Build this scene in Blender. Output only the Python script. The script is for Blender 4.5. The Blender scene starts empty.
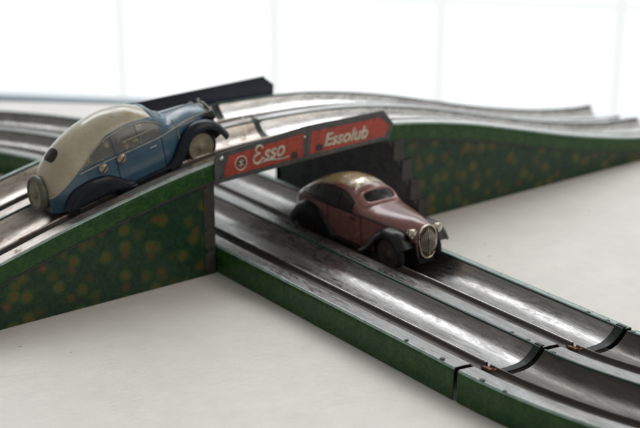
import bpy, bmesh, math, random
from mathutils import Vector, Matrix
random.seed(7)
SC = bpy.context.scene
COL = SC.collection
S = 0.01                      # all shapes below are given in centimetres
R = math.radians

# ------------------------------------------------------------------ camera
cd = bpy.data.cameras.new('camera')
cd.sensor_width = 24.0
cd.lens = 1330.0 / 640.0 * 24.0
cd.clip_start = 0.02
cd.clip_end = 60
cam = bpy.data.objects.new('camera', cd)
COL.objects.link(cam)
cam.location = (0, 0, 0.32)
cam.rotation_euler = (R(90 - 19.23), 0, R(-37))
cd.dof.use_dof = True
cd.dof.focus_distance = 0.74
cd.dof.aperture_fstop = 5.6
SC.camera = cam

# ------------------------------------------------------------------ world
world = bpy.data.worlds.new('World')
SC.world = world
world.use_nodes = True
wb = world.node_tree.nodes['Background']
wb.inputs[0].default_value = (1.0, 0.965, 0.92, 1)
wb.inputs[1].default_value = 0.32

def rotw(x, y):
    """from the camera's own ground axes (right, forward) to scene axes"""
    c, s = math.cos(R(37)), math.sin(R(37))
    return (x * c + y * s, -x * s + y * c)

def area(name, loc, target, size, size_y, power, color):
    l = bpy.data.lights.new(name, 'AREA')
    l.shape = 'RECTANGLE'; l.size = size; l.size_y = size_y
    l.energy = power; l.color = color
    o = bpy.data.objects.new(name, l); COL.objects.link(o)
    a = rotw(loc[0], loc[1]); t = rotw(target[0], target[1])
    o.location = (a[0] * S, a[1] * S, loc[2] * S)
    d = Vector((t[0] * S, t[1] * S, target[2] * S)) - o.location
    o.rotation_euler = d.to_track_quat('-Z', 'Y').to_euler()
    return o
# upper part of the big window, above the frame of the picture
area('window_daylight', (10, 205, 140), (0, 90, 0), 2.4, .95, 38, (0.95, 0.975, 1.0))
# soft fill lamp added at the upper right to lift the table
area('room_fill', (130, 40, 120), (0, 85, 0), 1.2, 1.2, 7.5, (1.0, 0.93, 0.84))

SC.view_settings.view_transform = 'Standard'
SC.view_settings.look = 'None'
SC.view_settings.exposure = 0
SC.view_settings.gamma = 1
try:
    SC.cycles.use_denoising = True
    SC.cycles.max_bounces = 8
except Exception:
    pass

# ------------------------------------------------------------------ materials
MATS = {}
class NT:
    def __init__(s, name):
        s.m = bpy.data.materials.new(name); s.m.use_nodes = True
        s.t = s.m.node_tree; s.b = s.t.nodes['Principled BSDF']
        s.tc = s.t.nodes.new('ShaderNodeTexCoord')
        MATS[name] = s.m
    def n(s, k, **kw):
        x = s.t.nodes.new(k)
        for a, v in kw.items(): setattr(x, a, v)
        return x
    def l(s, a, b): s.t.links.new(a, b)
    def mapping(s, scale):
        mp = s.n('ShaderNodeMapping'); mp.inputs['Scale'].default_value = scale
        s.l(s.tc.outputs['Object'], mp.inputs[0]); return mp.outputs[0]
    def noise(s, scale, detail=4, rough=.6, dist=0, aniso=(1, 1, 1)):
        x = s.n('ShaderNodeTexNoise')
        x.inputs['Scale'].default_value = scale
        x.inputs['Detail'].default_value = detail
        x.inputs['Roughness'].default_value = rough
        x.inputs['Distortion'].default_value = dist
        s.l(s.mapping(aniso), x.inputs['Vector']); return x.outputs['Fac']
    def ramp(s, fac, stops):
        x = s.n('ShaderNodeValToRGB')
        e = x.color_ramp.elements
        while len(e) < len(stops): e.new(0.5)
        for i, (p, c) in enumerate(stops):
            e[i].position = p
            e[i].color = (c, c, c, 1) if isinstance(c, (int, float)) else (*c, 1)
        s.l(fac, x.inputs[0]); return x.outputs[0]
    def mix(s, fac, a, b):
        x = s.n('ShaderNodeMix', data_type='RGBA')
        if isinstance(fac, (int, float)): x.inputs[0].default_value = fac
        else: s.l(fac, x.inputs[0])
        for i, v in ((6, a), (7, b)):
            if isinstance(v, tuple): x.inputs[i].default_value = (*v, 1)
            else: s.l(v, x.inputs[i])
        return x.outputs[2]
    def setp(s, **kw):
        for k, v in kw.items():
            i = s.b.inputs[k.replace('_', ' ')]
            if isinstance(v, (int, float)): i.default_value = v
            elif isinstance(v, tuple): i.default_value = (*v, 1)
            else: s.l(v, i)
        return s
    def bump(s, h, strength, dist=0.0005):
        x = s.n('ShaderNodeBump')
        x.inputs['Strength'].default_value = strength
        x.inputs['Distance'].default_value = dist
        s.l(h, x.inputs['Height']); s.l(x.outputs[0], s.b.inputs['Normal']); return s

def plain(name, col, rough=.45, metal=0, coat=0):
    m = NT(name)
    n = m.noise(160, 5, .65)
    dark = tuple(c * .55 for c in col); lite = tuple(min(1, c * 1.25) for c in col)
    m.setp(Base_Color=m.ramp(n, [(.3, dark), (.55, col), (.8, lite)]), Metallic=metal,
           Roughness=m.ramp(m.noise(300, 3), [(.3, rough * .8), (.7, min(1, rough * 1.3))]))
    m.b.inputs['Coat Weight'].default_value = coat
    if max(col) < .03: m.b.inputs['Specular IOR Level'].default_value = .28
    m.bump(m.noise(700, 3), .10, .0002)
    return m.m

# worn bare tinplate of the running surface
def tin(name, base, dirt, rust_amt, rough, metal=.9):
    m = NT(name)
    scr = m.noise(300, 8, .8, aniso=(.07, 1.8, 1.8))
    blot = m.noise(60, 6, .75, .6, aniso=(.22, 1.2, 1))
    spk = m.noise(420, 3, .6, aniso=(.5, 1, 1))
    c = m.ramp(scr, [(.30, tuple(x * .68 for x in base)), (.52, base), (.75, tuple(min(1, x * 1.2) for x in base))])
    c = m.mix(m.ramp(blot, [(.48, 0.0), (.70, .7)]), c, dirt)
    rf = m.ramp(m.noise(75, 6, .75, .3), [(.66 - rust_amt, 0.0), (.74 - rust_amt, 1.0)])
    c = m.mix(rf, c, (.20, .085, .03))
    mt = m.mix(rf, (metal, metal, metal), (.15, .15, .15))
    r = m.ramp(m.noise(120, 6, .75, .4, aniso=(.4, 1, 1)), [(.3, rough * .75), (.5, rough), (.72, min(.9, rough * 2.0))])
    scuff = m.ramp(m.noise(300, 9, .9, .9, aniso=(.22, 1.4, 1)), [(.47, 0.0), (.55, 1.0)])
    r = m.mix(scuff, r, (.42, .42, .42))
    c = m.mix(m.ramp(m.noise(520, 5, .8, aniso=(.10, 1.8, 1)), [(.54, 0.0), (.66, .6)]), c, dirt)
    m.setp(Base_Color=c, Metallic=mt, Roughness=r)
    m.bump(m.mix(.5, scr, spk), .30, .0003)
    return m.m

# dark green lithographed tin; flowers = printed sprigs
def litho(name, base, mid, lite, flowers, rough=.38):
    m = NT(name)
    n1 = m.noise(170, 8, .8, .6)
    n2 = m.noise(420, 3, .6)
    c = m.ramp(n1, [(.40, base), (.52, mid), (.66, lite)])
    c = m.mix(m.ramp(n2, [(.52, 0.0), (.62, .45)]), c, lite)
    c = m.mix(m.ramp(m.noise(300, 6, .8), [(.58, 0.0), (.64, .5)]), c, tuple(x * .4 for x in base))
    if flowers:
        sp = m.n('ShaderNodeSeparateXYZ'); m.l(m.tc.outputs['Object'], sp.inputs[0])
        cb = m.n('ShaderNodeCombineXYZ'); m.l(sp.outputs[0], cb.inputs[0]); m.l(sp.outputs[2], cb.inputs[1])
        def sprigs(c, scale, off, col, size, rnd):
            ad = m.n('ShaderNodeVectorMath', operation='ADD'); ad.inputs[1].default_value = (off, off * .7, 0)
            m.l(cb.outputs[0], ad.inputs[0])
            v = m.n('ShaderNodeTexVoronoi', voronoi_dimensions='2D'); v.inputs['Scale'].default_value = scale
            v.inputs['Randomness'].default_value = rnd
            m.l(ad.outputs[0], v.inputs['Vector'])
            pet = m.n('ShaderNodeMath', operation='MULTIPLY_ADD'); pet.inputs[1].default_value = .75
            m.l(m.noise(620, 5, .85, 1.5), pet.inputs[0]); m.l(v.outputs['Distance'], pet.inputs[2])
            pk = m.ramp(v.outputs['Color'], [(.25, .35), (.6, .95)])
            f = m.ramp(pet.outputs[0], [(size, 1.0), (size + .12, 0.0)])
            mu = m.n('ShaderNodeMath', operation='MULTIPLY'); m.l(f, mu.inputs[0]); m.l(pk, mu.inputs[1])
            return m.mix(mu.outputs[0], c, col)
        c = sprigs(c, 66, .013, (.040, .080, .012), .58, .9)
        c = sprigs(c, 66, .013, (.095, .060, .012), .47, .9)
        c = sprigs(c, 54, .0, (.070, .050, .013), .465, .85)
        c = sprigs(c, 54, .0, (.14, .042, .013), .34, .85)
    m.setp(Base_Color=c, Roughness=m.ramp(m.noise(90, 4), [(.3, rough * .8), (.75, rough * 1.5)]))
    m.b.inputs['Coat Weight'].default_value = .08
    m.b.inputs['Specular IOR Level'].default_value = .3
    m.b.inputs['Coat Roughness'].default_value = .25
    m.bump(m.noise(60, 3), .25, .0006)
    return m.m

M_TIN = tin('worn_tinplate', (.29, .285, .28), (.10, .09, .078), .0, .19)
M_TIN_GLARE = tin('tinplate_window_glare', (.66, .66, .65), (.30, .28, .26), .0, .19)  # grazing window reflection on the right ramp, put into a brighter tin
M_TIND = tin('worn_tinplate_dark_reflection', (.095, .088, .08), (.04, .034, .028), .0, .26)  # dark reflection in the near curve, put into the tin colour
M_TINR = tin('rusty_tinplate', (.50, .46, .42), (.17, .13, .10), .10, .30)
M_GREEN = litho('green_litho_skirt', (.006, .042, .010), (.010, .060, .012), (.048, .100, .014), False)
M_PANEL = litho('flower_litho_panel', (.005, .022, .012), (.008, .036, .017), (.020, .058, .016), True)
M_RIM = plain('dark_green_rim', (.010, .042, .028), .35)
M_SLOT = tin('dark_slot_tin', (.045, .038, .032), (.02, .016, .013), .03, .42, .4)  # slots in a darker, duller tin than the lanes
M_PALE = plain('pale_green_edge', (.30, .42, .38), .28)
M_ENDW = plain('navy_grey_end_wall', (.12, .125, .14), .5)
M_DARK = plain('dark_brown_tin', (.05, .05, .052), .5, .2)
M_FLANGE = plain('grey_brown_flange', (.050, .048, .045), .5, .2)
M_RUST = plain('orange_rust', (.20, .085, .035), .7)
M_BAND = plain('blackened_band', (.012, .022, .018), .45)
M_NAVY = plain('navy_painted_tin', (.016, .022, .045), .4)
M_SIGN = plain('grey_sign_border', (.085, .085, .085), .45)
M_RED = plain('faded_red_print', (.42, .060, .038), .4)
M_CREAM = plain('cream_print', (.62, .57, .46), .5)
M_STEEL = plain('bright_rivet', (.75, .75, .75), .25, .9)
M_TYRE = plain('black_tyre', (.018, .018, .018), .55)
M_GLASS = plain('dark_window_opening', (.008, .008, .009), .25)

def car_paint(name, base, worn, worn_pos, rough, metal_chip=False, low=None):
    m = NT(name)
    n = m.noise(70, 6, .72, .5)
    c = m.ramp(m.noise(30, 4, .6), [(.3, tuple(x * .7 for x in base)), (.7, tuple(min(1, x * 1.2) for x in base))])
    f = m.ramp(n, [(worn_pos, 0.0), (worn_pos + .05, 1.0)])
    c = m.mix(f, c, worn)
    fine = m.ramp(m.noise(400, 5, .7), [(.60, 0.0), (.70, .6)])
    c = m.mix(fine, c, tuple(x * .35 for x in base))
    m.setp(Base_Color=c, Roughness=m.ramp(m.noise(120, 4), [(.3, rough * .7), (.7, rough * 1.5)]))
    if metal_chip: m.setp(Metallic=f)
    m.b.inputs['Coat Weight'].default_value = .5
    m.b.inputs['Coat Roughness'].default_value = .14
    m.bump(n, .15, .0004)
    return m.m

# table: painted white board, fine weave and a few specks
m = NT('white_tabletop')
c = m.ramp(m.noise(9, 4, .6), [(.3, (.70, .67, .63)), (.7, (.77, .74, .70))])
c = m.mix(m.ramp(m.noise(60, 6, .75), [(.35, 0.0), (.8, .5)]), c, (.55, .53, .50))
c = m.mix(m.ramp(m.noise(85, 2, .5), [(.735, 0.0), (.76, .55)]), c, (.20, .17, .14))
m.setp(Base_Color=c, Roughness=.33)
m.bump(m.noise(260, 6, .75, aniso=(.5, 1.1, 1)), .45, .0006)
M_TABLE = m.m

def emis(name, col, strength):
    m = NT(name)
    m.setp(Base_Color=(.03, .03, .03), Roughness=.9)
    m.b.inputs['Emission Color'].default_value = (*col, 1)
    m.b.inputs['Emission Strength'].default_value = strength
    return m.m
M_PANE = emis('daylit_pane', (.945, .985, 1.0), 1.12)  # window daylight emitted by the panes themselves
M_MULL = emis('glowing_mullion', (.955, .965, .97), .955)  # mullions given emission so they look almost as bright as the panes
M_RAIL = plain('blue_grey_rail', (.36, .45, .52), .6)

# ------------------------------------------------------------------ builders
def link(name, me, mat, parent=None, smooth=True, loc=None):
    o = bpy.data.objects.new(name, me); COL.objects.link(o)
    if mat: me.materials.append(mat)
    if smooth:
        for p in me.polygons: p.use_smooth = True
    if parent: o.parent = parent
    if loc: o.location = loc
    return o
def mesh(name, vs, fs, mat, parent=None, smooth=True, solid=0, bev=0):
    me = bpy.data.meshes.new(name)
    me.from_pydata([(x * S, y * S, z * S) for x, y, z in vs], [], fs)
    me.validate(); me.update()
    if solid:
        bm = bmesh.new(); bm.from_mesh(me)
        bmesh.ops.recalc_face_normals(bm, faces=bm.faces)
        if sum(f.normal.z for f in bm.faces) < 0: bmesh.ops.reverse_faces(bm, faces=bm.faces)
        bmesh.ops.solidify(bm, geom=bm.faces[:], thickness=solid * S)
        bm.to_mesh(me); bm.free()
    o = link(name, me, mat, parent, smooth)
    if smooth: me.set_sharp_from_angle(angle=R(58))
    if bev:
        md = o.modifiers.new('edge', 'BEVEL'); md.width = bev * S; md.segments = 2; md.limit_method = 'ANGLE'
    return o
def grid(rows, close=False):
    n = len(rows[0]); vs = [p for r in rows for p in r]; fs = []
    for i in range(len(rows) - 1):
        for j in range(n - (0 if close else 1)):
            k = (j + 1) % n
            fs.append((i * n + j, i * n + k, (i + 1) * n + k, (i + 1) * n + j))
    return vs, fs
def sheet(name, rows, mat, parent, solid=0, smooth=True):
    v, f = grid(rows); return mesh(name, v, f, mat, parent, smooth, solid)
def tube(pts, r, seg=8, caps=True):
    pts = [Vector(p) for p in pts]; rows = []
    for i, p in enumerate(pts):
        d = (pts[min(i + 1, len(pts) - 1)] - pts[max(i - 1, 0)]).normalized()
        up = Vector((0, 0, 1)) if abs(d.z) < .95 else Vector((0, 1, 0))
        a = d.cross(up).normalized(); b = a.cross(d)
        rr = r[i] if isinstance(r, (list, tuple)) else r
        rows.append([tuple(p + a * rr * math.cos(2 * math.pi * k / seg) + b * rr * math.sin(2 * math.pi * k / seg)) for k in range(seg)])
    v, f = grid(rows, True)
    if caps:
        f.append(tuple(range(seg))); f.append(tuple(range(len(v) - seg, len(v)))[::-1])
    return v, f
def join(parts):
    V, F = [], []
    for v, f in parts:
        o = len(V); V += list(v); F += [tuple(i + o for i in q) for q in f]
    return V, F
def boxvf(x0, x1, y0, y1, z0, z1):
    v = [(x, y, z) for x in (x0, x1) for y in (y0, y1) for z in (z0, z1)]
    return v, [(0, 1, 3, 2), (4, 6, 7, 5), (0, 4, 5, 1), (2, 3, 7, 6), (0, 2, 6, 4), (1, 5, 7, 3)]
def prism(poly, y0, y1):
    """outline in x,z pulled along y"""
    n = len(poly)
    v = [(x, y0, z) for x, z in poly] + [(x, y1, z) for x, z in poly]
    f = [tuple(range(n)), tuple(range(n, 2 * n))[::-1]] + [(i, (i + 1) % n, (i + 1) % n + n, i + n) for i in range(n)]
    return v, f
def lathe(prof, seg=28):
    """profile (r, y) turned about the y axis"""
    rows = [[(r * math.cos(2 * math.pi * k / seg), y, r * math.sin(2 * math.pi * k / seg)) for k in range(seg)] for r, y in prof]
    return grid(rows, True)
def xf(vf, M):
    return [tuple(M @ Vector(p)) for p in vf[0]], vf[1]
def thing(name, label, cat, loc, rot=0, group=None):
    o = bpy.data.objects.new(name, None); COL.objects.link(o)
    o.empty_display_size = .01
    o.location = (loc[0] * S, loc[1] * S, loc[2] * S)
    if isinstance(rot, tuple): o.rotation_euler = rot
    else: o.rotation_euler = (0, 0, rot)
    o['label'] = label; o['category'] = cat
    if group: o['group'] = group
    return o
def cr(keys):
    """smooth curve through (x, y) keys"""
    xs = [k[0] for k in keys]; ys = [k[1] for k in keys]
    ms = []
    for i in range(len(xs)):
        if i == 0: ms.append((ys[1] - ys[0]) / (xs[1] - xs[0]))
        elif i == len(xs) - 1: ms.append((ys[-1] - ys[-2]) / (xs[-1] - xs[-2]))
        else:
            a = (ys[i] - ys[i - 1]) / (xs[i] - xs[i - 1]); b = (ys[i + 1] - ys[i]) / (xs[i + 1] - xs[i])
            ms.append(0 if a * b <= 0 else 2 * a * b / (a + b))
    def f(x):
        if x <= xs[0]: return ys[0]
        if x >= xs[-1]: return ys[-1]
        i = max(k for k in range(len(xs)) if xs[k] <= x); i = min(i, len(xs) - 2)
        h = xs[i + 1] - xs[i]; t = (x - xs[i]) / h
        return ((2*t**3-3*t**2+1)*ys[i] + (t**3-2*t**2+t)*h*ms[i] + (-2*t**3+3*t**2)*ys[i+1] + (t**3-t**2)*h*ms[i+1])
    return f
def frange(a, b, n): return [a + (b - a) * i / (n - 1) for i in range(n)]

# ------------------------------------------------------------------ setting: table and window
def table():
    L = rotw(-140, 136.5); Rr = rotw(150, 106.3)      # far edge
    n1 = rotw(-140, 15); n2 = rotw(150, 15)
    top = [L, Rr, n2, n1]
    v = [(x, y, 0) for x, y in top] + [(x, y, -2.5) for x, y in top]
    f = [(0, 3, 2, 1), (4, 5, 6, 7)] + [(i, (i + 1) % 4, (i + 1) % 4 + 4, i + 4) for i in range(4)]
    o = mesh('table_top', v, f, M_TABLE, None, False, bev=.4)
    o['kind'] = 'structure'
table()

def window():
    th = R(-9)
    base = rotw(0, 200)
    w = thing('window', 'wide bright daylit window with pale mullions behind the white table', 'window', (base[0], base[1], -34), R(-37) + th)
    z0, z1 = 14.0, 150.0
    us = [-156, -131, -106, -81, -56, -31.4, -7.0, 18.3, 44.5, 70.5, 96.5, 122.5, 148.5]
    for a, b in zip(us[:-1], us[1:]):
        v, f = boxvf(a + .85, b - .85, 0, .4, z0, z1); mesh('pane', v, f, M_PANE, w, False)
    for a in us:
        v, f = boxvf(a - .85, a + .85, -.5, .6, z0, z1); mesh('mullion', v, f, M_MULL, w, False)
    for a, b in zip(us[:-1], us[1:]):
        v, f = boxvf(a + .85, b - .85, -.3, -.05, 30.2, 31.2); mesh('transom', v, f, M_MULL, w, False)
    v, f = boxvf(us[0] - 3, us[-1] + 3, -2.5, 2.5, -6, z0); mesh('bottom_rail', v, f, M_RAIL, w, False, bev=.3)
window()

# ------------------------------------------------------------------ track
SLOT = [(.94, 0), (1.00, -.06), (1.10, -.22), (1.30, -.38), (1.60, -.42), (1.80, -.30), (1.90, -.14)]
LIP = [(1.89, -.15), (1.92, -.09), (1.97, -.085), (2.01, -.14), (2.02, -.3)]
LANE = [(2.02, -.28), (2.05, -.55), (2.14, -.80), (2.35, -.92), (2.9, -.95), (3.5, -.94), (4.0, -.90), (4.35, -.82), (4.65, -.66),
        (4.92, -.42), (5.12, -.16), (5.24, .0)]
W = 10.9
class Path:
    """stations of a section in its own frame: x along, y across (0 = near wall)"""
    def __init__(s, st, skew=None): s.st = st; s.skew = skew or (lambda x: 0.0)
    def pt(s, i, c, dz):
        x, y, z, nx, ny = s.st[i]; k = s.skew(x) * c; return (x + nx * c + k, y + ny * c, z + dz)
def straight(x0, x1, n, hz):
    return Path([(x, 0, hz(x), 0, 1) for x in frange(x0, x1, n)])
def arc(cy, rad, a0, a1, n, hz):
    """arc about (0, cy); the near wall starts at y = 0"""
    sg = 1 if cy > 0 else -1
    out = []
    for t in frange(a0, a1, n):
        out.append((rad * math.sin(t), cy - sg * rad * math.cos(t), hz(t), -sg * math.sin(t), math.cos(t)))
    return Path(out)
def bulge(name, P, prof, mat, parent, idx=None, solid=.05, smooth=True):
    r = idx or range(len(P.st))
    return sheet(name, [[P.pt(i, c, dz) for c, dz in prof] for i in r], mat, parent, solid, smooth)

def deck(P, t, mat_lane, skirt_h, mat_strip=None):
    mat_strip = mat_strip or mat_lane
    for k in range(2):
        off = k * 5.4
        bulge('strip', P, [(off + .03, 0), (off + .5, .012), (off + .95, 0)], mat_strip, t)
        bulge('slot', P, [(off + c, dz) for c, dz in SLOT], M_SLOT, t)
        bulge('lip', P, [(off + c, dz) for c, dz in LIP], mat_lane, t, None, .03)
        bulge('trough', P, [(off + c, dz) for c, dz in LANE], mat_lane, t)
        bulge('rim', P, [(off + 5.20, -.10), (off + 5.21, .04), (off + 5.26, .07), (off + 5.34, .07), (off + 5.40, .04), (off + 5.42, 0)], M_RIM, t)
    bulge('skirt', P, [(.11, .0), (.04, -.03), (-.02, -.12), (-.06, -.4), (-.06, -skirt_h + .1), (-.02, -skirt_h)], M_GREEN, t)
    bulge('skirt', P, [(11.20, .0), (11.25, -.05), (11.27, -.2), (11.28, -.5), (11.28, -skirt_h)], M_GREEN, t)
    bulge('edge_highlight', P, [(.12, .012), (.05, -.0), (.0, -.05), (-.03, -.12)], M_PALE, t, None, .03)  # highlight on the skirt's top edge, laid on as a pale strip
    bulge('outer_flange', P, [(10.87, .0), (10.92, .03), (11.1, .02), (11.22, -.02)], M_PALE, t)

def end_band(P, i0, i1, t):
    """dark folded edge closing the troughs at a joint"""
    for k in range(2):
        off = k * 5.4
        prof = [(off + c, dz + .03) for c, dz in LANE[2:]] + [(off + 5.3, .13), (off + 5.5, .12)]
        a, b = P.st[i0], P.st[i1]
        rows = []
        for i in (i0, i1):
            rows.append([P.pt(i, c, dz) for c, dz in prof])
        sheet('end_band', rows, M_BAND, t, .07)

# ---- lower straight: frame x = -b, y = +a ; origin at a=43, b=45.2
flat = lambda x: 1.9
BX = 45.5
def sk(x): return .19 * max(0.0, 1 - abs(x) / 7.0) ** 1.5      # the joint runs slightly askew
t1 = thing('track_section', 'long straight two lane track section passing under the bridge beside the maroon car', 'toy track', (43.0, BX, 0), R(-90), 'tin racing track sections')
P = straight(-41.0, -.35, 80, flat); P.skew = sk
deck(P, t1, M_TIN, 1.88)
Pe = Path([(-.35, 0, 1.9, 0, 1), (-.02, 0, 1.9, 0, 1)], sk)
deck(Pe, t1, M_TIN, 1.88)
end_band(Path([(-.40, 0, 1.9, 0, 1), (0.0, 0, 1.9, 0, 1)], sk), 0, 1, t1)
# slits and folded locking tabs near the joint
for c, x in ((5.36, -1.9), (10.76, -1.9), (.12, -1.1), (5.36, -.9), (10.76, -.9), (.12, -4.0)):
    x += sk(x) * c
    v, f = boxvf(x - random.uniform(.08, .2), x + random.uniform(.06, .18), c - .10, c + .13, 1.93, 1.99); mesh('locking_tab', v, f, M_RIM, t1, bev=.02)
def rust_tab(t, c, x):
    x += sk(x) * c
    v, f = join([prism([(x - .55, 1.60), (x + .30, 1.66), (x + .42, 1.80), (x + .34, 1.84), (x + .22, 1.73), (x - .55, 1.67)], c - .10, c + .12), boxvf(x + .05, x + .16, c - .20, c + .05, 1.66, 1.78)])
    mesh('connector_tab', v, f, M_RUST, t, bev=.03)
# ---- lower right curve
t2 = thing('track_section', 'dark curved track section at the bottom right corner, nearest to the viewer', 'toy track', (43.0, BX - .28, 0), R(-90), 'tin racing track sections')
P = arc(33.0, 33.0, 0.0, R(58), 60, lambda t: 1.86); P.skew = sk
deck(P, t2, M_TIND, 1.84, M_TIN)
rust_tab(t2, 1.62, .35); rust_tab(t2, 7.02, .35)
for c, x in ((.12, 1.6), (.12, 3.2), (5.36, .6), (10.76, .5)):
    x += sk(x) * c
    v, f = boxvf(x - random.uniform(.06, .18), x + random.uniform(.06, .16), c - .09, c + .12, 1.88, 1.95); mesh('locking_tab', v, f, M_RIM, t2, bev=.02)
# ---- far left curve, b > 86.3
t3 = thing('track_section', 'blurred curved track section at the far left behind the blue car', 'toy track', (43.0, 86.4, 0), R(-90), 'tin racing track sections')
P = arc(-22.3, 22.3, 0.0, R(-75), 50, lambda t: 1.9)
deck(P, t3, M_TIN, 1.88)

# ---- upper track: two ramps that meet on the bridge
HP = cr([(10, 1.9), (17, 1.95), (22, 2.7), (28, 4.03), (32, 5.15), (36, 6.15), (39.6, 6.95), (42.8, 7.5), (46, 7.80), (50, 7.92),
         (54, 7.84), (57.5, 7.62), (61, 7.15), (65, 6.38), (70, 5.15), (74.5, 4.0), (79, 3.0), (84, 2.10), (90, 1.48), (120, 1.45)])
A0 = 42.8
t4 = thing('track_ramp', 'left uphill ramp section with flowered green side under the blue car', 'toy track', (A0, 68, 0), 0, 'tin track ramps of the bridge')
P = straight(14 - A0, 49.9 - A0, 70, lambda x: HP(x + A0))
deck(P, t4, M_TINR, 1.25)
Pj = Path([(x, 0, HP(x + A0), 0, 1) for x in (49.45 - A0, 49.92 - A0)]); end_band(Pj, 0, 1, t4)
xs = frange(16 - A0, -.02, 40)
for y, sgn in ((.10, 1), (11.1, -1)):
    rows = [[(x, y, .0), (x, y, (HP(x + A0) - 1.2) * .5), (x, y, HP(x + A0) - 1.1)] for x in xs]
    sheet('side_panel', rows, M_PANEL, t4, .06, False)
rows = [[(x, -.09, HP(x + A0) - 1.30), (x, -.10, HP(x + A0) - 1.25), (x, -.02, HP(x + A0) - 1.20)] for x in xs]
sheet('seam', rows, M_DARK, t4, .03)
# folded end flange with its tabs at the foot of the bridge
v, f = boxvf(-.02, .10, .12, 10.7, 0.02, 6.3); mesh('end_wall', v, f, M_DARK, t4, False)
v, f = boxvf(-.55, .06, .02, .09, .05, 6.2); mesh('end_flange', v, f, M_FLANGE, t4, False, bev=.02)
for z in (.35, 1.8, 3.25, 4.7):
    v, f = boxvf(-.78, -.04, -.03, .03, z, z + 1.15)
    mesh('flange_tab', v, f, M_FLANGE, t4, False, bev=.03)

t5 = thing('track_ramp', 'right downhill ramp section with flowered green side sloping to the right', 'toy track', (57.3, 68, 0), 0, 'tin track ramps of the bridge')
B0 = 57.3
def hk(x):
    a = x + B0; return HP(a)
P = straight(50.12 - B0, 90.0 - B0, 80, hk)
deck(P, t5, M_TIN_GLARE, 1.25)
Pk = Path([(x, 0, HP(x + B0), 0, 1) for x in frange(86.6 - B0, 90.0 - B0, 8)])
for k in range(2):        # rims curl up at the section's end
    rows = [[Pk.pt(i, 5.22 + 5.4 * k, .04), Pk.pt(i, 5.25 + 5.4 * k, .10 + .05 * (i / 7.0) ** 1.6), Pk.pt(i, 5.48 + 5.4 * k, .10 + .05 * (i / 7.0) ** 1.6), Pk.pt(i, 5.50 + 5.4 * k, .02)] for i in range(8)]
    sheet('curled_rim', rows, M_FLANGE, t5, .04)
# side panel with its leaning left edge (foot further right than the top)
def lean(z, y):          # left edge of the panel at height z
    return (0.7 + (6.4 - z) * .50) * (1 - y / 10.9) + (-1.8) * (y / 10.9)
for y in (.10, 11.1):
    rows = []
    for q in frange(0, 1, 50):
        r = []
        for zf in (0, .25, .5, .75, 1):
            x_end = 86 - B0
            xa = lean(zf * 6.3, y)
            x = xa + (x_end - xa) * q
            top = max(.02, HP(x + B0) - 1.1)
            r.append((x, y, zf * top))
        rows.append(r)
    sheet('side_panel', rows, M_PANEL, t5, .06, False)
xs = frange(.2, 86 - B0, 60)
rows = [[(x, -.09, HP(x + B0) - 1.30), (x, -.10, HP(x + B0) - 1.25), (x, -.02, HP(x + B0) - 1.20)] for x in xs if HP(x + B0) > 1.35]
sheet('seam', rows, M_DARK, t5, .03)
rows = [[(lean(z, y), y, z) for z in frange(0.02, 6.4, 8)] for y in frange(.2, 10.7, 12)]
sheet('end_wall', rows, M_ENDW, t5, .06, False)
rows = [[(lean(z, 0) - .80, .03, z), (lean(z, 0) - .05, -.01, z), (lean(z, 0) + .06, .08, z)] for z in frange(.02, 6.5, 10)]
sheet('end_flange', rows, M_FLANGE, t5, .05, False)
for z in (.06, 1.7, 3.3, 4.9):
    a_ = lean(z + .7, 0)
    v, f = boxvf(a_ - .80, a_ + .12, -.10, -.03, z, z + 1.48)
    mesh('flange_tab', v, f, M_FLANGE, t5, False, bev=.03)
# ------------------------------------------------------------------ signs on the bridge
def text_mesh(name, body, size, shear, mat, parent, loc, rot, extr=.015, offset=.0, squeeze=1.0):
    cu = bpy.data.curves.new(name, 'FONT'); cu.body = body
    cu.size = size * S; cu.shear = shear; cu.extrude = extr * S; cu.offset = offset * S
    cu.resolution_u = 6
    tmp = bpy.data.objects.new(name + '_tmp', cu); COL.objects.link(tmp)
    dg = bpy.context.evaluated_depsgraph_get()
    me = bpy.data.meshes.new_from_object(tmp.evaluated_get(dg))
    bpy.data.objects.remove(tmp); bpy.data.curves.remove(cu)
    me.name = name
    xs_ = [v.co.x for v in me.vertices]
    if squeeze != 1.0:
        for v in me.vertices: v.co.x *= squeeze
    me.materials.clear()
    o = link(name, me, mat, parent, False)
    o.location = [q * S for q in loc]; o.rotation_euler = rot
    return o

def sign(name, label, cat, a0, zb0, outline, red, notch, extras):
    t = thing(name, label, cat, (a0, 67.86, zb0), 0, 'advertising signs along the bridge')
    v, f = prism([(a - a0, z - zb0) for a, z in outline], -.05, .05)
    mesh('sign_plate', v, f, M_SIGN, t, False, bev=.02)
    v, f = prism([(a - a0, z - zb0) for a, z in red], -.068, -.052)
    mesh('red_field', v, f, M_RED, t, False)
    # arched cut-out
    cx, cz, r = notch
    pts = [(cx + r * math.cos(q) - a0, cz + r * .9 * math.sin(q) - zb0) for q in frange(0, math.pi, 9)] + [(cx - r - a0, cz - .22 - zb0), (cx + r - a0, cz - .22 - zb0)]
    v, f = prism(pts, -.085, -.070); mesh('arched_cutout', v, f, M_DARK, t, False)
    return t
F = -.075
slope1 = math.atan2(.63, 6.8)
s1 = sign('advertising_sign', 'red Esso sign with round emblem on the bridge beside the blue car', 'sign', 46.4, 6.1,
     [(42.85, 6.12), (49.98, 6.42), (49.98, 8.70), (43.05, 8.02), (42.85, 7.7)],
     [(43.45, 6.46), (49.70, 6.70), (49.74, 8.28), (43.95, 7.80), (43.62, 7.2)], (48.98, 6.92, .27), None)
def sx(a): return a - 46.4
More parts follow.
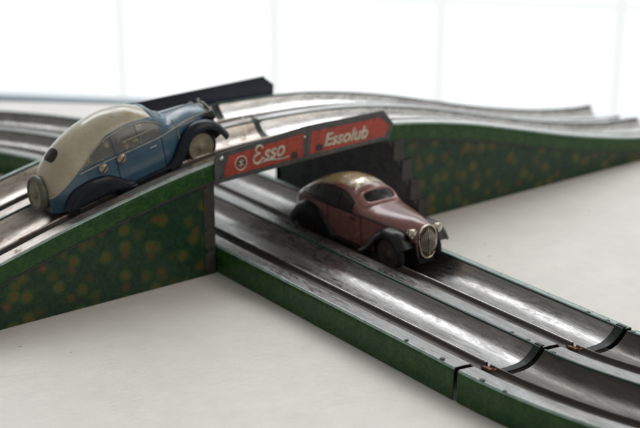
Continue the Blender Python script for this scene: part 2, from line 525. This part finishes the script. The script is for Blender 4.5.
# emblem: ring with a crossed disc
ring = [(sx(44.78) + .44 * math.cos(q), F, 7.16 - 6.1 + .46 * math.sin(q)) for q in frange(0, 2 * math.pi, 25)]
mesh('emblem_ring', *tube(ring, .045, 6, False), M_CREAM, s1)
v, f = prism([(sx(44.78) + .30 * math.cos(q), 7.16 - 6.1 + .31 * math.sin(q)) for q in frange(0, 2 * math.pi, 21)[:-1]], -.082, -.070)
mesh('emblem_disc', v, f, M_SIGN, s1, False)
em = [tube([(sx(44.78) + .24 * math.cos(q), -.088, 1.06 + .25 * math.sin(q)), (sx(44.78) - .24 * math.cos(q), -.088, 1.06 - .25 * math.sin(q))], .035, 6) for q in (R(45), R(135), R(90))]
mesh('emblem_cross', *join(em), M_CREAM, s1)
text_mesh('lettering', 'sso', 1.42, .35, M_CREAM, s1, (sx(46.48), -.085, 6.98 - 6.1), (R(90), -slope1 * .9, 0), offset=.03, squeeze=.90)
# script capital E and the swash beneath the word
E_ = [(.80, .86), (.74, 1.02), (.55, 1.08), (.36, 1.0), (.30, .82), (.40, .66), (.58, .60), (.34, .56), (.14, .40), (.10, .20), (.22, .05), (.44, .02), (.66, .14), (.84, .34)]
ex = cr([(k, p[0]) for k, p in enumerate(E_)]); ez = cr([(k, p[1]) for k, p in enumerate(E_)])
mesh('lettering', *tube([(sx(45.62) + ex(k) * 1.02, -.085, 6.90 - 6.1 + ez(k) * 1.08) for k in frange(0, 13, 60)], .08, 6), M_CREAM, s1)
sw = [(sx(45.95) + q * 2.6, -.085, 6.80 - 6.1 + .22 * q + .10 * math.sin(q * 5.5)) for q in frange(0, 1, 14)]
mesh('swash', *tube(sw, [.03 + .035 * math.sin(math.pi * k / 13) for k in range(14)], 6), M_CREAM, s1)

s2 = sign('advertising_sign', 'red Essolub sign with pointed right end above the maroon car', 'sign', 53.7, 6.3,
     [(50.04, 6.42), (57.05, 6.66), (57.45, 7.65), (56.55, 8.70), (50.04, 8.70)],
     [(50.24, 6.74), (56.6, 6.90), (57.1, 7.52), (56.25, 8.30), (50.38, 8.28)], (51.02, 7.1, .27), None)
text_mesh('lettering', 'Essolub', 1.20, .30, M_CREAM, s2, (51.36 - 53.7, -.085, 7.12 - 6.3), (R(90), R(.4), 0), offset=.035, squeeze=1.02)
def rivet(t, x, y, z, r=.13, mat=None, sy=-1):
    v, f = lathe([(0.001, sy * .10), (r * .6, sy * .08), (r, 0), (r, -sy * .05)], 14)
    mesh('rivet', [(a + x, b + y, c + z) for a, b, c in v], f, mat or M_STEEL, t)
rivet(s1, sx(43.35), -.05, 7.72 - 6.1, .16); rivet(s1, sx(49.83), -.05, 8.0 - 6.1, .11)
rivet(s1, sx(43.25), -.05, 6.5 - 6.1, .10, M_FLANGE)
# far guard plate, seen from its dark back
s3 = thing('guard_plate', 'plain dark navy guard plate along the far side of the bridge behind the blue car', 'guard plate', (49, 79.15, 7.4), 0)
v, f = prism([(43.0 - 49, -.4), (55.2 - 49, .3), (55.25 - 49, 1.15), (54.4 - 49, 1.80), (43.0 - 49, 1.45)], -.06, .06)
mesh('plate', v, f, M_NAVY, s3, False, bev=.03)
v, f = prism([(42.9 - 49, 1.40), (54.4 - 49, 1.76), (54.4 - 49, 1.88), (42.9 - 49, 1.52)], -.14, .0)
mesh('folded_edge', v, f, M_NAVY, s3, False, bev=.03)
rivet(s3, -.35, -.07, 1.0, .13)

# ------------------------------------------------------------------ cars
ZT = cr([(-.95, 1.9), (-.7, 2.9), (-.2, 3.60), (.5, 4.22), (1.5, 4.82), (2.8, 5.27), (4.2, 5.46), (5.5, 5.34), (6.5, 4.98), (7.1, 4.60), (8.0, 3.82), (8.6, 3.74), (9.8, 3.66), (10.8, 3.42), (11.25, 3.15)])
ZB = cr([(-.95, 1.5), (-.5, 2.3), (.4, 2.75), (2, 2.95), (6, 3.0), (8, 2.95), (9.5, 2.7), (11.25, 2.3)])
WD = cr([(-.95, .95), (-.6, 1.35), (.2, 1.68), (1.5, 1.84), (4, 1.90), (6.5, 1.84), (7.6, 1.66), (8.6, 1.50), (10, 1.22), (11.25, .88)])
ZL = .82
ZT_BLUE = ZT
ZT_RED = cr([(-.95, 1.7), (-.7, 2.4), (-.2, 3.05), (.5, 3.6), (1.5, 4.15), (2.8, 4.62), (4.0, 4.86), (4.9, 4.88), (5.7, 4.70), (6.25, 4.38), (7.15, 3.74), (8, 3.66), (9.8, 3.56), (10.8, 3.36), (11.25, 3.1)])
def hw(x, z):
    zb, zt, w = ZB(x), ZT(x), WD(x)
    if x > 10 and z < zb: w *= 1 - .35 * (x - 10) / 1.25 * ((zb - z) / (zb - ZL)) ** 1.5
    if z <= zb: return w * (1 - .10 * ((zb - z) / (zb - ZL)) ** 2)
    q = min(1, (z - zb) / max(.01, zt - zb))
    p = 2.1 if x < 7.5 else 2.0
    return w * max(0, 1 - q ** p) ** .5
def ztop(x, y):
    zb, zt, w = ZB(x), ZT(x), WD(x)
    q = min(1, abs(y) / w); return zb + (zt - zb) * max(0, 1 - q * q) ** (1 / 2.1)
def side(x, z, s, off=0.0): return (x, s * (hw(x, z) + off), z)

def build_car(name, label, loc, rot, mats, style):
    t = thing(name, label, 'toy car', loc, rot)
    global ZT
    ZT = ZT_BLUE if style == 'blue' else ZT_RED
    WX = 7.40 if style == 'blue' else 6.66
    WE = 3.2 if style == 'blue' else 4.2
    WH = .42 if style == 'blue' else .34
    # ---- shell, split at the colour line CL(x)
    if style == 'blue':
        CL = cr([(-.95, 1.75), (-.3, 2.2), (.5, 2.75), (1.3, 3.3), (2.4, 4.0), (3.6, 4.50), (5.0, 4.62), (6.4, 4.45), (7.05, 4.35), (7.3, 4.1)])
        xe = 7.15
    else:
        CL = cr([(-.95, 1.6), (.0, 2.75), (1.0, 3.5), (2.6, 4.12), (4.2, 4.42), (5.0, 4.45), (5.6, 4.45), (6.0, 4.4)])
        xe = 5.75
    xs = frange(-.95, 11.25, 90)
    lowL, top = {1: [], -1: []}, []
    for x in xs:
        zt = ZT(x)
        cl = min(CL(x), zt - .01) if x <= xe else zt
        for s in (1, -1):
            r = [side(x, ZL + (min(cl, ZB(x)) - ZL) * k / 6, s) for k in range(7)]
            if cl > ZB(x):
                zb = ZB(x)
                pm = math.asin(min(1, max(0, (cl - zb) / (zt - zb))) ** 1.05)
                for k in range(1, 13):
                    z = zb + (zt - zb) * math.sin(pm * k / 12) ** (1 / 1.05); r.append(side(x, z, s))
            else:
                r += [r[-1]] * 12
            lowL[s].append(r)
        if x <= xe + .137:
            zb = ZB(x); z0 = min(CL(x), zt - .01)
            r = []
            m_ = 14
            if z0 < zb:
                lowseg = [z0 + (zb - z0) * k / 4 for k in range(4)]
            else: lowseg = [z0] * 4
            ph0 = math.asin(min(1, max(0, (z0 - zb) / (zt - zb))) ** 1.05) if z0 > zb else 0
            zs = lowseg + [zb + (zt - zb) * math.sin(ph0 + (math.pi / 2 - ph0) * k / m_) ** (1 / 1.05) for k in range(m_ + 1)]
            r = [side(x, z, -1) for z in zs] + [side(x, z, 1) for z in zs[::-1][1:]]
            top.append(r)
    V, Fc = [], []
    for s in (1, -1):
        v, f = grid(lowL[s]); o = len(V); V += v; Fc += [tuple(i + o for i in q) for q in f]
    # nose and floor
    nose = [side(11.25, ZL + (ZT(11.25) - ZL) * k / 14, 1) for k in range(15)]
    nose = nose + [(a, -b, c) for a, b, c in nose[::-1][1:]]
    o = len(V); V += nose; Fc.append(tuple(range(o, o + len(nose))))
    tail = [side(-.95, ZL + (CL(-.95) - ZL) * k / 6, 1) for k in range(7)]
    tail = tail + [(a, -b, c) for a, b, c in tail[::-1]]
    o = len(V); V += tail; Fc.append(tuple(range(o, o + len(tail))))
    body = mesh('body', V, Fc, mats['body'], t)
    bm = bmesh.new(); bm.from_mesh(body.data); bmesh.ops.remove_doubles(bm, verts=bm.verts, dist=.00002)
    bmesh.ops.recalc_face_normals(bm, faces=bm.faces); bm.to_mesh(body.data); bm.free()
    v, f = grid(top)
    cap = top[0]; f = f + [tuple(range(len(cap)))]
    mesh('roof', v, f, mats['roof'], t)
    fl = [(x, s * (WD(x) * .88), ZL + .02) for s in (1, -1) for x in (frange(-.9, 11.2, 20) if s == 1 else frange(11.2, -.9, 20))]
    mesh('floor_pan', fl, [tuple(range(len(fl)))], mats['dark'], t, False, .05)
    # ---- side windows
    def patch(lo, hi, xa, xb, nm, mt, s, off=.03, n=12):
        rows = []
        for x in frange(xa, xb, n):
            rows.append([side(x, lo(x) + (hi(x) - lo(x)) * k / 6, s, off) for k in range(7)])
        return sheet(nm, rows, mt, t, .03)
    top_c = cr([(1.4, 3.32), (2.3, 3.90), (3.3, 4.30), (4.5, 4.46), (5.6, 4.37), (6.5, 4.12), (7.0, 3.85)]) if style == 'blue' else \
        cr([(.7, 3.18), (1.6, 3.62), (2.6, 3.96), (3.8, 4.14), (5.0, 4.10), (5.8, 3.80), (6.3, 3.5)])
    wins = ((1.45, 3.5), (3.6, 5.3), (5.37, 6.95)) if style == 'blue' else ((.8, 3.05), (3.12, 4.75), (4.85, 6.0))
    base = lambda x: 3.22 if style == 'blue' else 3.12
    for s in (1, -1):
        if style == 'red': patch(lambda x: 3.04, lambda x: top_c(x) + .10, .55, 6.12, 'window_band', mats['dark'], s, .012, 24)
        for xa, xb in wins: patch(base, top_c, xa, xb, 'side_window', mats['glass'], s)
        if style == 'blue':
            up = cr([(1.15, 3.15), (2.2, 3.92), (3.3, 4.36), (4.6, 4.52), (5.8, 4.44), (6.8, 4.08), (7.25, 3.75)])
            mesh('window_trim', *tube([side(x, up(x) - .03, s, .03) for x in frange(1.15, 7.25, 24)], .035, 6), mats['line'], t)
            mesh('window_trim', *tube([side(x, 3.78 + .0 * x, s, .045) for x in frange(4.2, 6.7, 12)], .03, 6), mats['line'], t)
        belt = cr([(.9, 2.92), (3, 3.06), (7, 3.10), (9, 3.18), (11.1, 3.0)]) if style == 'blue' else cr([(.3, 2.75), (3, 2.98), (7, 3.02), (9, 2.9), (11.0, 2.6)])
        mesh('belt_line', *tube([side(x, belt(x), s, .02) for x in frange(1.0, 11.1, 40)], .04 if style == 'blue' else .05, 6), mats['line'], t)
        # door seams
        for xd in (3.55, 6.9):
            mesh('door_seam', *tube([side(xd, z, s, .004) for z in frange(1.1, 3.0, 10)], .028, 6), mats['dark'], t)
        mesh('door_handle', *tube([side(x, 2.72, s, .07) for x in (5.9, 6.4)], .05, 6), mats['line'], t)
        if style == 'blue':
            mesh('cowl_line', *tube([side(8.25, z, s, .02) for z in frange(1.9, 3.55, 10)], .035, 6), mats['line'], t)
        for k in range(5):
            xx = 8.95 + .22 * k
            mesh('louvre', *tube([side(xx + .0, 2.15, s, .03), side(xx + .1, 2.45, s, .035), side(xx + .18, 2.72, s, .03)], .035, 6), mats['louvre'], t)
    # dark splash apron round the lower nose
    for s in (1, -1):
        rows = [[side(x, ZL + .02 + (2.25 - .6 * max(0, (8.9 - x)) - ZL) * k / 5, s, .03) for k in range(6)] for x in frange(8.0, 11.24, 14)]
        sheet('splash_apron', rows, mats['fender'], t, .03)
    v, f = boxvf(11.15, 11.30, -.62, .62, ZL, 1.75); mesh('splash_apron', v, f, mats['fender'], t, False, bev=.05)
    # ---- windscreen
    def sq(th, ex=3.2):
        c, s_ = math.cos(th), math.sin(th)
        return (math.copysign(abs(c) ** (2 / ex), c), math.copysign(abs(s_) ** (2 / ex), s_))
    N = 40
    def disc(kk, off):
        rows = []
        for q in (0.02, .35, .7, 1.0):
            row = []
            for j in range(N):
                u, w = sq(2 * math.pi * j / N, WE)
                y = u * 1.16 * q * kk; x = WX - .16 * (u * q) ** 2 + w * q * WH * kk
                row.append((x + off * .55, y, ztop(x, y) + off))
            rows.append(row)
        return grid(rows, True)
    mesh('windscreen', *disc(1.0, .03), mats['screen'], t)
    fr = []
    for q, off in ((.98, .02), (1.03, .10), (1.14, .11), (1.24, .01)):
        row = []
        for j in range(N):
            u, w = sq(2 * math.pi * j / N, WE)
            y = u * 1.16 * q; x = WX - .16 * u * u + w * WH * (1 + (q - 1) * 2.2)
            row.append((x + off * .55, y, ztop(x, y) + off))
        fr.append(row)
    mesh('windscreen_frame', *grid(fr, True), mats['frame'], t)
    if style == 'blue': mesh('bonnet_crease', *tube([(x, 0, ZT(x) + .0) for x in frange(8.1, 11.2, 14)], .05, 6), mats['body'], t)
    # ---- rear window
    rows = []
    for q in (.02, .5, 1.0):
        row = []
        for j in range(N):
            u, w = sq(2 * math.pi * j / N, 3)
            y = u * .62 * q; x = .30 + w * q * .34
            row.append((x - .02, y, ztop(x, y) + .035))
        rows.append(row)
    mesh('rear_window', *grid(rows, True), mats['screen'], t)
    # ---- fenders
    def fender(path, y0, y1, ctr, lip):
        for s in (1, -1):
            rows = []
            for i, (x, z) in enumerate(path):
                a = path[max(i - 1, 0)]; b = path[min(i + 1, len(path) - 1)]
                dx, dz = b[0] - a[0], b[1] - a[1]; L = math.hypot(dx, dz); nx, nz = -dz / L, dx / L
                if nz < 0 and abs(dx) > abs(dz): nx, nz = -nx, -nz
                # outward = away from the wheel centre
                if (x - ctr[0]) * nx + (z - ctr[1]) * nz < 0: nx, nz = -nx, -nz
                rows.append([(x + nx * d, s * (y0 + (y1 - y0) * k), z + nz * d) for k, d in
                             ((0, -.95), (0, -.10), (.2, .02), (.45, .08), (.68, .05), (.86, -.08), (.96, -.26), (1.0, -.46), (1.0, -lip))])
            sheet('fender', rows, mats['fender'], t, .06)
    fp = cr([(6.9, .98), (7.5, 1.35), (8.1, 2.1), (8.7, 2.65), (9.6, 2.92), (10.4, 2.80), (11.1, 2.3), (11.6, 1.55)])
    if style == 'red':
        fp = cr([(6.9, .98), (7.5, 1.35), (8.1, 2.02), (8.7, 2.55), (9.5, 2.86), (10.2, 2.82), (10.8, 2.5), (11.2, 2.0)])
        fender([(x, fp(x)) for x in frange(6.9, 11.2, 26)], .85, 2.16, (9.6, 1.0), .50)
    else:
        fender([(x, fp(x)) for x in frange(6.9, 11.6, 24)] + [(11.67, 1.35)], 1.1, 2.12, (9.6, 1.0), .48)
    rp = cr([(-.6, 1.0), (-.3, 1.55), (.4, 2.25), (1.4, 2.60), (2.5, 2.45), (3.4, 1.9), (4.0, 1.3), (4.5, .98)])
    if style == 'blue': rp = cr([(-.6, .95), (-.38, 1.02), (-.1, 1.55), (.6, 2.08), (1.7, 2.30), (2.7, 2.15), (3.5, 1.62), (4.0, 1.22), (4.5, .98)])
    fender([(x, rp(x)) for x in frange(-.6 if style == 'red' else -.38, 4.5, 26)], 1.25, 2.12, (1.0, .9), .7)
    for s in (1, -1):         # closed wheel spat of the rear fender
        rows = [[(x, s * 2.07, .98 + max(.02, rp(x) - .2 - .98) * k / 3) for k in range(4)] for x in frange(-.4 if style == 'red' else -.25, 4.1, 20)]
        sheet('wheel_spat', rows, mats['fender'], t, .05)
    for s in (1, -1):
        y0, y1 = sorted((s * 1.6, s * 2.06)); v, f = boxvf(3.1, 7.1, y0, y1, .93, 1.02)
        mesh('running_board', v, f, mats['fender'], t, False, bev=.03)
    # ---- wheels
    def wheel(x, y, z, s, r=1.18, w=.46, nm='wheel'):
        Mx = Matrix.Translation((x, y, z)) @ Matrix.Diagonal((1, s, 1, 1))
        tv = xf(lathe([(r * .68, -w * .5), (r * .86, -w * .52), (r * .96, -w * .36), (r, 0), (r * .96, w * .36), (r * .86, w * .52), (r * .68, w * .5)]), Mx)
        wo = mesh(nm, *tv, M_TYRE, t)
        dv = xf(lathe([(.001, w * .62), (r * .16, w * .62), (r * .20, w * .50), (r * .24, w * .40), (r * .50, w * .42), (r * .66, w * .50), (r * .76, w * .53), (r * .78, w * .40), (r * .72, -w * .3), (.001, -w * .3)]), Mx)
        mesh('hub_disc', *dv, mats['hub'], wo)
        return wo
    for x in (1.0, 9.6):
        for s in (1, -1): wheel(x, s * (1.42 if style == 'blue' else 1.52), 1.22, s, 1.2 if style == 'blue' else 1.24)
    # ---- nose: grille, lamps
    gp = [(0, 1.05), (.34, 1.12), (.60, 1.4), (.76, 1.9), (.84, 2.5), (.72, 3.02), (.40, 3.32), (0, 3.42), (-.40, 3.32), (-.72, 3.02), (-.84, 2.5), (-.76, 1.9), (-.60, 1.4), (-.34, 1.12)]
    if style == 'red': gp = [(y * .86, 1.2 + (z - 1.05) * .88) for y, z in gp]
    gx = lambda z: 11.42 - (z - 1.1) * .10
    n = len(gp)
    v = [(gx(z) - .3, y, z) for y, z in gp] + [(gx(z) + .02, y * .94, 2.3 + (z - 2.3) * .96) for y, z in gp] + [(gx(2.3) + .08, 0, 2.3)]
    f = [(i, (i + 1) % n, (i + 1) % n + n, i + n) for i in range(n)] + [(i + n, (i + 1) % n + n, 2 * n) for i in range(n)]
    gr = mesh('grille', v, f, mats['grille'], t)
    loop = [(gx(z) + .03, y, z) for y, z in gp] + [(gx(gp[0][1]) + .03, gp[0][0], gp[0][1])]
    mesh('grille_frame', *tube(loop, .06, 8), mats['chrome'], gr)
    for k in range(-4, 5):
        y = k * .135; zz = [1.45 + .18 * abs(k) * .5, 3.12 - .12 * abs(k)]
        mesh('grille_bar', *tube([(gx(z) + .05 + .17 * (1 - abs(z - 2.3) / 1.25) * (1 - abs(y) / .8), y, z) for z in frange(zz[0], zz[1], 7)], .05, 6), mats['chrome'], gr)
    for s in (1, -1):
        M1 = Matrix.Translation((11.05, s * (1.22 if style == 'blue' else 1.02), 2.86)) @ Matrix.Rotation(R(-90), 4, 'Z')
        hv = xf(lathe([(.001, -.55), (.14, -.5), (.27, -.25), (.33, 0), (.34, .08), (.30, .12), (.2, .17), (.001, .2)], 20), M1)
        mesh('headlight', *hv, mats['lamp'], t)
    if style == 'blue':
        # slotted screw heads on the flank
        for s in (-1, 1):
            for x, z in ((2.55, 2.72), (3.85, 2.85)):
                y = s * (hw(x, z) + .10)
                Mx = Matrix.Translation((x, y, z)) @ Matrix.Diagonal((1, s, 1, 1))
                k = mesh('screw_head', *xf(lathe([(.001, .16), (.2, .15), (.30, .08), (.35, -.02), (.35, -.15)], 18), Mx), mats['brass'], t)
                q = R(35)
                mesh('screw_slot', *xf(tube([(-.24 * math.cos(q), .165, -.24 * math.sin(q)), (.24 * math.cos(q), .165, .24 * math.sin(q))], .035, 6), Mx), mats['dark'], k)
        # spare wheel on the tail
        Mx = Matrix.Translation((-1.10, .25, 1.95)) @ Matrix.Rotation(R(12), 4, 'Y') @ Matrix.Rotation(R(90), 4, 'Z')
        sp = mesh('spare_wheel', *xf(lathe([(.5, -.25), (1.05, -.25), (1.14, -.1), (1.16, .05), (1.08, .20), (.92, .26), (.84, .2)], 30), Mx), mats['spare'], t)
        mesh('spare_disc', *xf(lathe([(.001, .30), (.22, .30), (.30, .24), (.32, .16), (.6, .14), (.84, .18), (.86, .0)], 30), Mx), mats['sparedisc'], sp)
    return t

P_DARK = plain('car_black_line', (.012, .012, .014), .5)
P_BRASS = plain('dull_brass', (.36, .32, .27), .4, .8)
P_GOLD = plain('tarnished_gold', (.36, .30, .21), .3, .85)
P_CHROME = plain('tarnished_chrome', (.66, .61, .52), .22, .95)
blue = dict(body=car_paint('blue_car_paint', (.038, .098, .155), (.10, .15, .18), .70, .3), roof=car_paint('cream_roof_paint', (.43, .39, .28), (.33, .23, .10), .60, .28),
            glass=car_paint('printed_window_grey', (.105, .105, .095), (.30, .27, .18), .56, .22), dark=P_DARK, line=plain('cream_pinstripe', (.34, .33, .25), .4),
            louvre=plain('pale_blue_louvre', (.16, .24, .29), .4), screen=M_GLASS, frame=plain('pale_blue_frame', (.12, .22, .30), .35),
            fender=plain('blue_black_fender', (.006, .010, .020), .34, 0, .1), hub=plain('cream_wheel_disc', (.30, .27, .18), .45), grille=plain('dull_grille', (.12, .12, .11), .4, .5), chrome=plain('pale_nose_line', (.30, .32, .30), .35, .4), lamp=plain('dark_lamp_shell', (.05, .05, .045), .3, .5), brass=P_BRASS,
            sparedisc=plain('grimy_spare_disc', (.23, .21, .15), .45), spare=plain('olive_spare_cover', (.10, .10, .075), .4))
red = dict(body=car_paint('maroon_car_paint', (.19, .078, .068), (.34, .21, .17), .59, .24), roof=car_paint('tan_roof_paint', (.30, .22, .09), (.55, .50, .42), .55, .3, True),
           glass=car_paint('printed_window_black', (.025, .025, .025), (.10, .09, .07), .66, .3), dark=P_DARK, line=plain('black_belt', (.03, .02, .02), .4),
           louvre=plain('maroon_louvre', (.10, .03, .03), .4), screen=M_GLASS, frame=car_paint('pink_frame', (.34, .15, .135), (.42, .32, .28), .7, .3),
           fender=plain('black_fender', (.010, .010, .011), .34, 0, .1), hub=plain('dark_wheel_disc', (.05, .04, .035), .5), grille=plain('grille_backing', (.10, .075, .045), .4, .5), chrome=P_CHROME, lamp=P_CHROME, brass=P_BRASS,
           sparedisc=plain('dark_spare_disc', (.06, .055, .05), .45), spare=plain('dark_spare', (.05, .05, .05), .4))
build_car('toy_car', 'blue tin toy car with cream roof climbing the left ramp', (34.04, 71.55, 4.80), (0, -R(12), 0), blue, 'blue')
build_car('toy_car', 'maroon tin toy car with worn tan roof and gold grille on the lower track', (51.9, 69.1, .97), (0, 0, R(-90)), red, 'red')
